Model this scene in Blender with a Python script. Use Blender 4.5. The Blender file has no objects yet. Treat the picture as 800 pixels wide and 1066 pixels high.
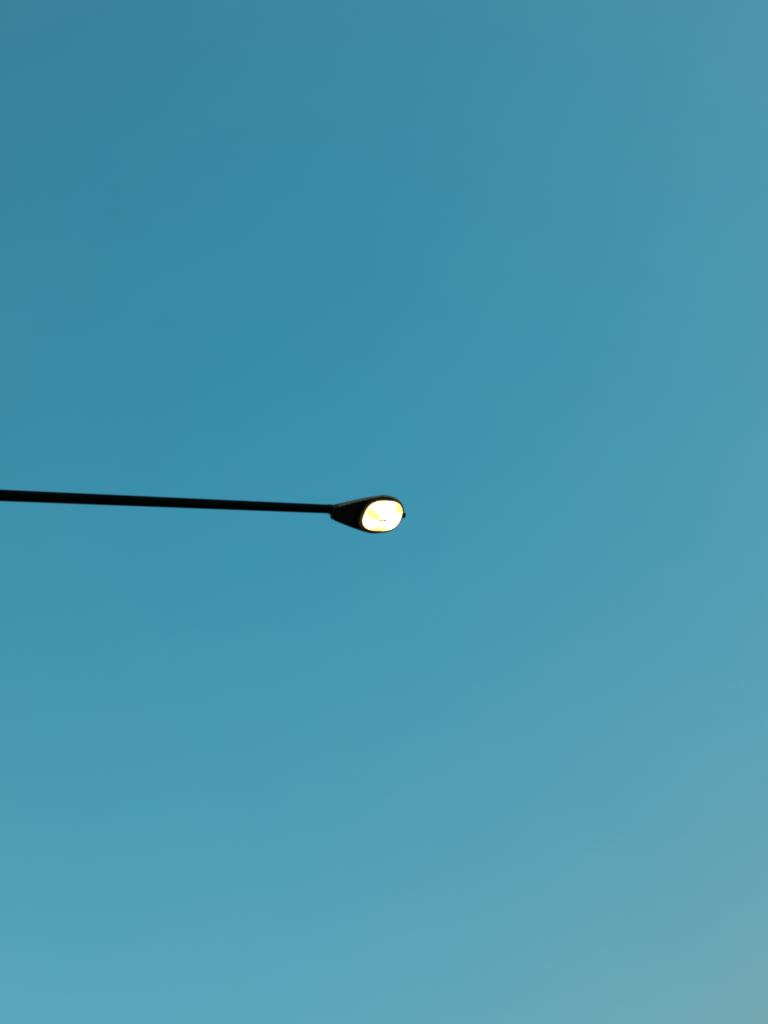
import bpy, bmesh, math
from mathutils import Matrix, Vector

R = math.radians
sc = bpy.context.scene
col = sc.collection

# ------------------------------------------------------------------ helpers
def obj(name, bm, mat, parent=None, smooth=True, angle=40):
    bmesh.ops.recalc_face_normals(bm, faces=bm.faces)
    me = bpy.data.meshes.new(name)
    bm.to_mesh(me); bm.free()
    o = bpy.data.objects.new(name, me)
    col.objects.link(o)
    me.materials.append(mat)
    if smooth:
        me.polygons.foreach_set('use_smooth', [True] * len(me.polygons))
        me.set_sharp_from_angle(angle=R(angle))
    if parent is not None:
        o.parent = parent
    return o

def loft(rings, cap=True, closed=True, bm=None):
    """rings: list of equal-length lists of points."""
    bm = bm or bmesh.new()
    vs = [[bm.verts.new(p) for p in r] for r in rings]
    n = len(rings[0])
    for a, b in zip(vs, vs[1:]):
        for i in range(n if closed else n - 1):
            j = (i + 1) % n
            bm.faces.new((a[i], a[j], b[j], b[i]))
    if cap and closed:
        bm.faces.new(vs[0]); bm.faces.new(vs[-1])
    return bm

def sweep(path, radii, seg=24, bm=None):
    rings = []
    up0 = Vector((0, 1, 0))
    for i, p in enumerate(path):
        t = (path[min(i + 1, len(path) - 1)] - path[max(i - 1, 0)]).normalized()
        s = (up0 - t * up0.dot(t))
        if s.length < 1e-4:
            s = Vector((1, 0, 0))
        s.normalize(); u = t.cross(s)
        rings.append([p + (s * math.cos(2 * math.pi * k / seg) + u * math.sin(2 * math.pi * k / seg)) * radii[i] for k in range(seg)])
    return loft(rings, bm=bm)

def lathe(profile, seg=32, bm=None):
    return loft([[Vector((r * math.cos(2 * math.pi * k / seg), r * math.sin(2 * math.pi * k / seg), z)) for k in range(seg)] for r, z in profile], bm=bm)

def box(bm, c, s, bev=0.0):
    ret = bmesh.ops.create_cube(bm, size=1.0)
    vs = ret['verts']
    for v in vs:
        v.co = Vector((v.co.x * s[0] + c[0], v.co.y * s[1] + c[1], v.co.z * s[2] + c[2]))
    if bev:
        es = list({e for v in vs for e in v.link_edges})
        bmesh.ops.bevel(bm, geom=es, offset=bev, segments=2, affect='EDGES')
    return bm

def principled(name, base, rough=0.5, metal=0.0, var=0.25, scale=6.0, bump=0.0, spec=0.5):
    m = bpy.data.materials.new(name); m.use_nodes = True
    nt = m.node_tree; b = nt.nodes['Principled BSDF']
    tc = nt.nodes.new('ShaderNodeTexCoord')
    no = nt.nodes.new('ShaderNodeTexNoise'); no.inputs['Scale'].default_value = scale; no.inputs['Detail'].default_value = 6
    nt.links.new(tc.outputs['Object'], no.inputs['Vector'])
    rp = nt.nodes.new('ShaderNodeValToRGB')
    lo = [c * (1 - var) for c in base] + [1]; hi = [c * (1 + var) for c in base] + [1]
    rp.color_ramp.elements[0].color = lo; rp.color_ramp.elements[0].position = .3
    rp.color_ramp.elements[1].color = hi; rp.color_ramp.elements[1].position = .7
    nt.links.new(no.outputs['Fac'], rp.inputs[0]); nt.links.new(rp.outputs[0], b.inputs['Base Color'])
    b.inputs['Roughness'].default_value = rough; b.inputs['Metallic'].default_value = metal
    b.inputs['Specular IOR Level'].default_value = spec
    if bump:
        bp = nt.nodes.new('ShaderNodeBump'); bp.inputs['Strength'].default_value = bump; bp.inputs['Distance'].default_value = .01
        nt.links.new(no.outputs['Fac'], bp.inputs['Height']); nt.links.new(bp.outputs[0], b.inputs['Normal'])
    return m

# ------------------------------------------------------------------ camera
EL, ROLL, VFOV = 52.0, 12.0, 46.0
CAM = Vector((0, 0, 1.62))
cd = bpy.data.cameras.new('camera'); cam = bpy.data.objects.new('camera', cd); col.objects.link(cam)
cd.sensor_fit = 'VERTICAL'; cd.angle = R(VFOV); cd.clip_start = .05; cd.clip_end = 6000
CR = (Matrix.Rotation(R(90 + EL), 4, 'X') @ Matrix.Rotation(R(-ROLL), 4, 'Z'))
cam.matrix_world = Matrix.Translation(CAM) @ CR
sc.camera = cam
F = 533 / math.tan(R(VFOV) / 2)
def ray(px, py):
    return (CR.to_3x3() @ Vector(((px - 400) / F, (533 - py) / F, -1))).normalized()

# ------------------------------------------------------------------ sky
SUN_EL, SUN_ROT = 6.0, 120.0
w = bpy.data.worlds.new('World'); sc.world = w; w.use_nodes = True
nt = w.node_tree; bg = nt.nodes['Background']; bg.inputs['Strength'].default_value = 0.1
sky = nt.nodes.new('ShaderNodeTexSky'); sky.sky_type = 'NISHITA'; sky.sun_disc = False
sky.sun_elevation = R(SUN_EL); sky.sun_rotation = R(SUN_ROT)
# colour response of the air and the film: gain per channel on the Nishita sky,
# plus a thin, even high haze that thickens slowly across the dome
GAIN = (0.34, 1.132, 1.132)
OFFS = (0.2857, 0.2908, 0.167)
HAZE = ((0.0396, -0.108, -0.2355), (0.0971, 0.0368, -0.134), (0.1012, 0.1568, 0.0555))
BANK_DIR, BANK_K, BANK = (0.2585, 0.9552, 0.1437), 16.0, (0.1061, -0.0651, -0.1803)   # low dusty bank of air near the horizon
g = nt.nodes.new('ShaderNodeVectorMath'); g.operation = 'MULTIPLY'; g.inputs[1].default_value = GAIN
nt.links.new(sky.outputs[0], g.inputs[0])
tc = nt.nodes.new('ShaderNodeTexCoord')
cb = nt.nodes.new('ShaderNodeCombineXYZ')
for c in range(3):
    d = nt.nodes.new('ShaderNodeVectorMath'); d.operation = 'DOT_PRODUCT'; d.inputs[1].default_value = [10 * h for h in HAZE[c]]
    nt.links.new(tc.outputs['Generated'], d.inputs[0])
    a = nt.nodes.new('ShaderNodeMath'); a.operation = 'ADD'; a.inputs[1].default_value = 10 * OFFS[c]
    nt.links.new(d.outputs['Value'], a.inputs[0]); nt.links.new(a.outputs[0], cb.inputs[c])
ad = nt.nodes.new('ShaderNodeVectorMath'); ad.operation = 'ADD'
nt.links.new(g.outputs[0], ad.inputs[0]); nt.links.new(cb.outputs[0], ad.inputs[1])
def node(t, op, *ins):
    q = nt.nodes.new(t); q.operation = op
    for k, v in enumerate(ins):
        if hasattr(v, 'links'): nt.links.new(v, q.inputs[k])
        elif v is not None: q.inputs[k].default_value = v
    return q
bd = node('ShaderNodeVectorMath', 'DOT_PRODUCT', tc.outputs['Generated'], BANK_DIR)
be = node('ShaderNodeMath', 'MULTIPLY_ADD', bd.outputs['Value'], BANK_K, -BANK_K)
bx = node('ShaderNodeMath', 'EXPONENT', be.outputs[0])
bs = node('ShaderNodeVectorMath', 'SCALE', tuple(10 * b for b in BANK)); nt.links.new(bx.outputs[0], bs.inputs['Scale'])
ab = node('ShaderNodeVectorMath', 'ADD', ad.outputs[0], bs.outputs[0])
# barely visible unevenness of the high haze
hn = nt.nodes.new('ShaderNodeTexNoise'); hn.inputs['Scale'].default_value = 11; hn.inputs['Detail'].default_value = 7; hn.inputs['Roughness'].default_value = .6
nt.links.new(tc.outputs['Generated'], hn.inputs['Vector'])
hm = node('ShaderNodeVectorMath', 'MULTIPLY_ADD', hn.outputs['Color'], (.16, .05, .05), (.932, .985, .982))
hs = node('ShaderNodeVectorMath', 'MULTIPLY', ab.outputs[0], hm.outputs[0])
mx = nt.nodes.new('ShaderNodeVectorMath'); mx.operation = 'MAXIMUM'; mx.inputs[1].default_value = (0, 0, 0)
nt.links.new(hs.outputs[0], mx.inputs[0]); nt.links.new(mx.outputs[0], bg.inputs['Color'])

sl = bpy.data.lights.new('sun', 'SUN'); sl.energy = 0.12; sl.angle = R(0.5); sl.color = (1, .82, .62)
so = bpy.data.objects.new('sun', sl); col.objects.link(so)
sd = Vector((math.sin(R(SUN_ROT)) * math.cos(R(SUN_EL)), math.cos(R(SUN_ROT)) * math.cos(R(SUN_EL)), math.sin(R(SUN_EL))))
so.rotation_euler = sd.to_track_quat('Z', 'Y').to_euler()

# ------------------------------------------------------------------ materials
M_ARM = principled('painted_steel', (.003, .0036, .0075), .75, 0, .3, 9, .05, .05)
M_HOUSE = principled('cast_housing_paint', (.045, .036, .038), .65, 0, .35, 14, .1, .15)
M_RING = principled('lens_frame_glow_tint', (.075, .036, .027), .6, 0, .3, 18, .1, .15)  # red-brown tint paints in the warm glow around the glass
M_FRAME = principled('door_frame_paint', (.22, .175, .20), .6, 0, .25, 22, .1, .2)
M_DARK = principled('black_fitting', (.008, .008, .009), .6, spec=.1)
M_REFL = principled('reflector_enamel', (.78, .74, .62), .35, 0, .06, 10)
M_GROUND = principled('dry_ground', (.055, .05, .042), .95, 0, .35, .6, .4)

m = bpy.data.materials.new('lamp_arc_glow'); m.use_nodes = True
e = m.node_tree.nodes.new('ShaderNodeEmission'); e.inputs[0].default_value = (1, .80, .42, 1); e.inputs[1].default_value = 2.5
m.node_tree.links.new(e.outputs[0], m.node_tree.nodes['Material Output'].inputs[0]); M_BULB = m

XG, AG, BG = 0.548, 0.204, 0.190              # glass: centre, half length, half width
WEAK = ((XG - .15, -.06, .11, .085), (XG - .08, -.015, .075, .05), (XG + .15, -.135, .12, .12), (XG - .01, .155, .18, .085))
# pressed prismatic glass, with the lamp's scattered light put in as its own emission
m = bpy.data.materials.new('prismatic_glass'); m.use_nodes = True
n = m.node_tree; n.nodes.remove(n.nodes['Principled BSDF'])
tr = n.nodes.new('ShaderNodeBsdfTransparent'); tr.inputs[0].default_value = (.95, .85, .45, 1)
tl = n.nodes.new('ShaderNodeBsdfTranslucent'); tl.inputs[0].default_value = (.50, .40, .14, 1)
gl = n.nodes.new('ShaderNodeBsdfGlossy'); gl.inputs['Roughness'].default_value = .15
em = n.nodes.new('ShaderNodeEmission'); em.inputs[0].default_value = (1, .80, .36, 1)
# hand-placed dim spots in that emission, painting its weaker yellow sectors
tcg = n.nodes.new('ShaderNodeTexCoord')
nz = n.nodes.new('ShaderNodeTexNoise'); nz.inputs['Scale'].default_value = 26; nz.inputs['Detail'].default_value = 3
n.links.new(tcg.outputs['Object'], nz.inputs['Vector'])
ws = n.nodes.new('ShaderNodeVectorMath'); ws.operation = 'MULTIPLY_ADD'; ws.inputs[1].default_value = (.05, .05, 0); ws.inputs[2].default_value = (-.025, -.025, 0)
n.links.new(nz.outputs['Color'], ws.inputs[0])
wa = n.nodes.new('ShaderNodeVectorMath'); wa.operation = 'ADD'
n.links.new(tcg.outputs['Object'], wa.inputs[0]); n.links.new(ws.outputs[0], wa.inputs[1])
prev = None
for (cx, cy, rx, ry) in WEAK:
    sb = n.nodes.new('ShaderNodeVectorMath'); sb.operation = 'SUBTRACT'; sb.inputs[1].default_value = (cx, cy, 0)
    n.links.new(wa.outputs[0], sb.inputs[0])
    mu = n.nodes.new('ShaderNodeVectorMath'); mu.operation = 'MULTIPLY'; mu.inputs[1].default_value = (1 / rx, 1 / ry, 0)
    n.links.new(sb.outputs[0], mu.inputs[0])
    ln = n.nodes.new('ShaderNodeVectorMath'); ln.operation = 'LENGTH'; n.links.new(mu.outputs[0], ln.inputs[0])
    mr = n.nodes.new('ShaderNodeMapRange'); mr.interpolation_type = 'SMOOTHSTEP'
    mr.inputs['From Min'].default_value = .1; mr.inputs['From Max'].default_value = 1.4; mr.inputs['To Min'].default_value = .095; mr.inputs['To Max'].default_value = 1
    n.links.new(ln.outputs['Value'], mr.inputs['Value'])
    if prev is None: prev = mr.outputs[0]
    else:
        mm = n.nodes.new('ShaderNodeMath'); mm.operation = 'MULTIPLY'; n.links.new(prev, mm.inputs[0]); n.links.new(mr.outputs[0], mm.inputs[1]); prev = mm.outputs[0]
st = n.nodes.new('ShaderNodeMath'); st.operation = 'MULTIPLY'; st.inputs[1].default_value = 5.5
n.links.new(prev, st.inputs[0]); n.links.new(st.outputs[0], em.inputs[1])
m1 = n.nodes.new('ShaderNodeMixShader'); m1.inputs[0].default_value = .85
n.links.new(tr.outputs[0], m1.inputs[1]); n.links.new(tl.outputs[0], m1.inputs[2])
m2 = n.nodes.new('ShaderNodeMixShader'); m2.inputs[0].default_value = .04
n.links.new(m1.outputs[0], m2.inputs[1]); n.links.new(gl.outputs[0], m2.inputs[2])
a2 = n.nodes.new('ShaderNodeAddShader'); n.links.new(m2.outputs[0], a2.inputs[0]); n.links.new(em.outputs[0], a2.inputs[1])
n.links.new(a2.outputs[0], n.nodes['Material Output'].inputs[0]); M_GLASS = m

# ------------------------------------------------------------------ ground
bm = bmesh.new()
bmesh.ops.create_circle(bm, cap_ends=True, segments=96, radius=3000)
gr = obj('ground', bm, M_GROUND, smooth=False); gr['kind'] = 'structure'

# ------------------------------------------------------------------ street lamp
THETA, RISE, DIST = 25.0, 9.3, 12.4
ax = Vector((math.cos(R(RISE)) * math.cos(R(THETA)), math.cos(R(RISE)) * math.sin(R(THETA)), math.sin(R(RISE))))
ay = Vector((-math.sin(R(THETA)), math.cos(R(THETA)), 0))
az = ax.cross(ay)
L = 0.776                                     # length of the head
anchor = CAM + ray(398.4, 536.7) * DIST        # centre of the glass opening
O = anchor - ax * XG                         # underside of the neck
LM = Matrix.Translation(O) @ Matrix((ax, ay, az)).transposed().to_4x4()

ARM_Z = 0.085
P_TOP = 4.9                                  # arm length back to the pole
joint = O - ax * P_TOP
base = Vector((joint.x, joint.y, 0))
lamp = bpy.data.objects.new('street_lamp', None); col.objects.link(lamp); lamp.location = base
lamp['label'] = 'lit street lamp on a long dark slender arm against the blue sky'
lamp['category'] = 'street lamp'
def put(o, mat=None):                        # mesh in world coordinates -> child of the lamp
    o.parent = lamp
    o.matrix_parent_inverse = Matrix.Identity(4)
    o.matrix_basis = Matrix.Translation(-base) @ (mat or Matrix.Identity(4))
    return o

def halfw(x):
    """half width of the head in plan, x from the neck to the tip"""
    x0 = 0.488; wm = .238; w0 = .070
    if x <= x0:
        t = x / x0
        return w0 + (wm - w0) * (1.18 * t - .18 * t ** 3 if t < 1 else 1) if t < .999 else wm
    t = min(1.0, (x - x0) / (L - x0))
    return wm * max(0.0, 1 - t ** 2.3) ** (1 / 2.1)
def top(x):
    t = x / L
    h = .086 + .014 * math.sin(min(1, t / .62) * math.pi / 2)
    if t > .62:
        q = (t - .62) / .38
        h = .035 + (h - .035) * math.sqrt(max(0, 1 - q ** 2.2))
    return h
def gw(x):
    t = abs((x - XG) / AG)
    return BG * max(0, 1 - t ** 2.65) ** (1 / 2.65) if t < 1 else 0

xs = [0, .008] + [.03 + .02 * i for i in range(14)]
xs += [XG - AG * math.cos(math.pi * i / 26) for i in range(27)]
xs += [L - (L - XG - AG) * (1 - i / 8) ** 1.6 for i in range(1, 8)] + [L - .0004]
xs = sorted(set(round(x, 5) for x in xs))

# housing: one cast shell, open cavity above the glass
rings = []
for x in xs:
    W, H, G = halfw(x), top(x), gw(x) * 1.01
    if x == 0: W *= .93; H *= .95
    q = min(1, G / .1)
    half = [(max(G, .004), 0.0), (max(W * .97, G + .002), 0.0), (W * 1.0, .004), (W * 1.0, .022), (W * .965, .025), (W * .95, .034),
            (W * .90, .034 + (H - .034) * .42), (W * .76, .034 + (H - .034) * .75), (W * .5, .034 + (H - .034) * .94), (W * .2, H)]
    inner = [(max(G * .98, .003), .002 + .03 * q), (max(G * .6, .001), .002 + .05 * q)]
    prof = list(half)
    ring = [Vector((x, y, z)) for y, z in prof] + [Vector((x, -y, z)) for y, z in reversed(prof)] + \
           [Vector((x, -y, z)) for y, z in inner] + [Vector((x, y, z)) for y, z in reversed(inner)]
    rings.append(ring)
housing = put(obj('housing', loft(rings), M_HOUSE, angle=35), LM)

def child(o, par):
    o.parent = par
    return o

# door frame: ring hanging under the housing round the glass
N = 96
def outline(k, grow=0.0):
    a = 2 * math.pi * k / N
    return a
def plan(a, s):
    """glass-shaped outline, s scales both half axes"""
    c, sn = math.cos(a), math.sin(a)
    p = 2 / 2.65
    return XG + AG * s * math.copysign(abs(c) ** p, c), BG * s * math.copysign(abs(sn) ** p, sn)
prof = [(1.0, -.001), (1.16, -.001), (1.165, -.014), (1.15, -.0155), (1.06, -.009), (1.0, -.006)]
ring_pts = [[Vector((*plan(2 * math.pi * k / N, s), z)) - Vector(((s - 1) * AG * .62, 0, 0)) for k in range(N)] for s, z in prof]   # wider towards the neck, to carry the tinted warm glow
child(obj('lens_frame', loft(ring_pts + [ring_pts[0]], cap=False), M_RING, angle=50), housing)

# side rim: the pale edge of the hinged door that runs round the lower side wall
bm = bmesh.new(); rr = []
for x in xs[3:]:
    W = halfw(x)
    if W < .02: continue
    rr.append([(x, W)])
side = [(x[0][0], x[0][1]) for x in rr]
loop = [(x, y) for x, y in side] + [(L + .001, 0)] + [(x, -y) for x, y in reversed(side)]
ringset = []
for i, (x, y) in enumerate(loop):
    a = Vector(loop[max(i - 1, 0)]); b = Vector(loop[min(i + 1, len(loop) - 1)])
    t = (b - a).normalized(); nn = Vector((-t.y, t.x))
    if nn.dot(Vector((x - .45, y))) < 0: nn = -nn
    def P(o, z): return Vector((x + nn.x * o, y + nn.y * o, z))
    ringset.append([P(-.004, .000), P(.003, .001), P(.0045, .005), P(.004, .030), P(.001, .033), P(-.004, .032)])
child(obj('door_rim', loft(ringset), M_FRAME, angle=40), housing)

# reflector liner
rg = []
for s, z in ((.99, .001), (.985, .016), (.95, .030), (.8, .041), (.55, .046), (.25, .048), (.02, .048)):
    rg.append([Vector((*plan(2 * math.pi * k / N, s), z)) for k in range(N)])
child(obj('reflector', loft(rg, cap=False), M_REFL), housing)

# bulb (horizontal arc lamp), its socket and the small bracket under its middle
path = [Vector((XG - .11 + .012 * i, .0, .012)) for i in range(17)]
rad = [.022 + .012 * math.sin(math.pi * min(1, i / 16)) ** .7 for i in range(17)]
child(obj('bulb', sweep(path, rad, 20), M_BULB), housing)

# glass bowl
rg = []
DEEP = .055
for i in range(15):
    s = math.cos(i / 14 * math.pi / 2)
    z = -.008 - DEEP * (1 - s ** 2.4) ** (1 / 2.0)
    s = max(s, .006) * .995
    rg.append([Vector((*plan(2 * math.pi * k / N, s), z)) for k in range(N)])
bm = loft(rg, cap=False)
child(obj('glass_bowl', bm, M_GLASS), housing)

# small brown bar added under the bowl as the lens's dark central mark
bm = bmesh.new(); box(bm, (XG - .016, .016, -.067), (.078, .018, .009), .002)
box(bm, (XG + .014, .006, -.067), (.024, .016, .010), .002)
child(obj('lens_mark', bm, M_RING), housing)

# two clamp screws under the neck
for y in (-.026, .026):
    bm = bmesh.new(); bmesh.ops.create_cone(bm, cap_ends=True, segments=6, radius1=.012, radius2=.013, depth=.012, matrix=Matrix.Translation((.055, y, -.006)))
    child(obj('screw', bm, M_HOUSE), housing)

# latch at the nose
bm = bmesh.new()
box(bm, (L + .013, -.004, .012), (.034, .056, .040), .008)
latch = child(obj('latch', bm, M_DARK), housing)

# neck clamp
bm = sweep([Vector((-.030, 0, ARM_Z - .012)), Vector((-.028, 0, ARM_Z - .012)), Vector((.0, 0, ARM_Z - .014)), Vector((.012, 0, ARM_Z - .014))], [.0475, .0495, .050, .050], 28)
child(obj('neck_clamp', bm, M_DARK), housing)

# arm: tapered tube, straight for most of its run and bending down into the pole
NA = 40
path, radii = [], []
for i in range(NA + 1):
    t = i / NA
    s = P_TOP * (1 - t) - .02 * t
    drop = 0
    if s > 4.1:
        drop = .55 * ((s - 4.1) / .8) ** 2
    path.append(O - ax * s + az * (ARM_Z - .012) - Vector((0, 0, drop)))
    radii.append(.058 - .012 * t)
    
put(obj('arm', sweep(path, radii, 28), M_ARM))

# pole, its cap, the arm's clamp band and the bolted base
ptop = path[0].z + .25
put(obj('pole', lathe([(.115, .02), (.113, 1.0), (.09, ptop * .5), (.072, ptop)]), M_ARM), Matrix.Translation(base))
put(obj('pole_cap', lathe([(.074, ptop + .001), (.078, ptop + .004), (.07, ptop + .03), (.02, ptop + .045)]), M_DARK), Matrix.Translation(base))
put(obj('clamp_band', lathe([(.0755, path[0].z - .12), (.088, path[0].z - .118), (.088, path[0].z + .118), (.0755, path[0].z + .12)]), M_DARK), Matrix.Translation(base))
bm = bmesh.new(); box(bm, (0, 0, .012), (.36, .36, .024), .006)
plate = put(obj('base_plate', bm, M_ARM), Matrix.Translation(base))
for sx in (-1, 1):
    for sy in (-1, 1):
        bm = bmesh.new(); bmesh.ops.create_cone(bm, cap_ends=True, segments=6, radius1=.022, radius2=.02, depth=.04, matrix=Matrix.Translation((sx * .14, sy * .14, .043)))
        child(obj('bolt', bm, M_DARK), plate)

# ------------------------------------------------------------------ render settings
vs = sc.view_settings
sc.display_settings.display_device = 'sRGB'
vs.view_transform = 'Standard'; vs.look = 'None'; vs.exposure = 0; vs.gamma = 1; vs.use_curve_mapping = False
sc.render.engine = 'CYCLES'
sc.cycles.use_denoising = True
sc.cycles.filter_width = 2.0                  # the phone's slightly soft pixels
sc.cycles.max_bounces = 8
sc.cycles.transparent_max_bounces = 8
sc.cycles.sample_clamp_indirect = 20
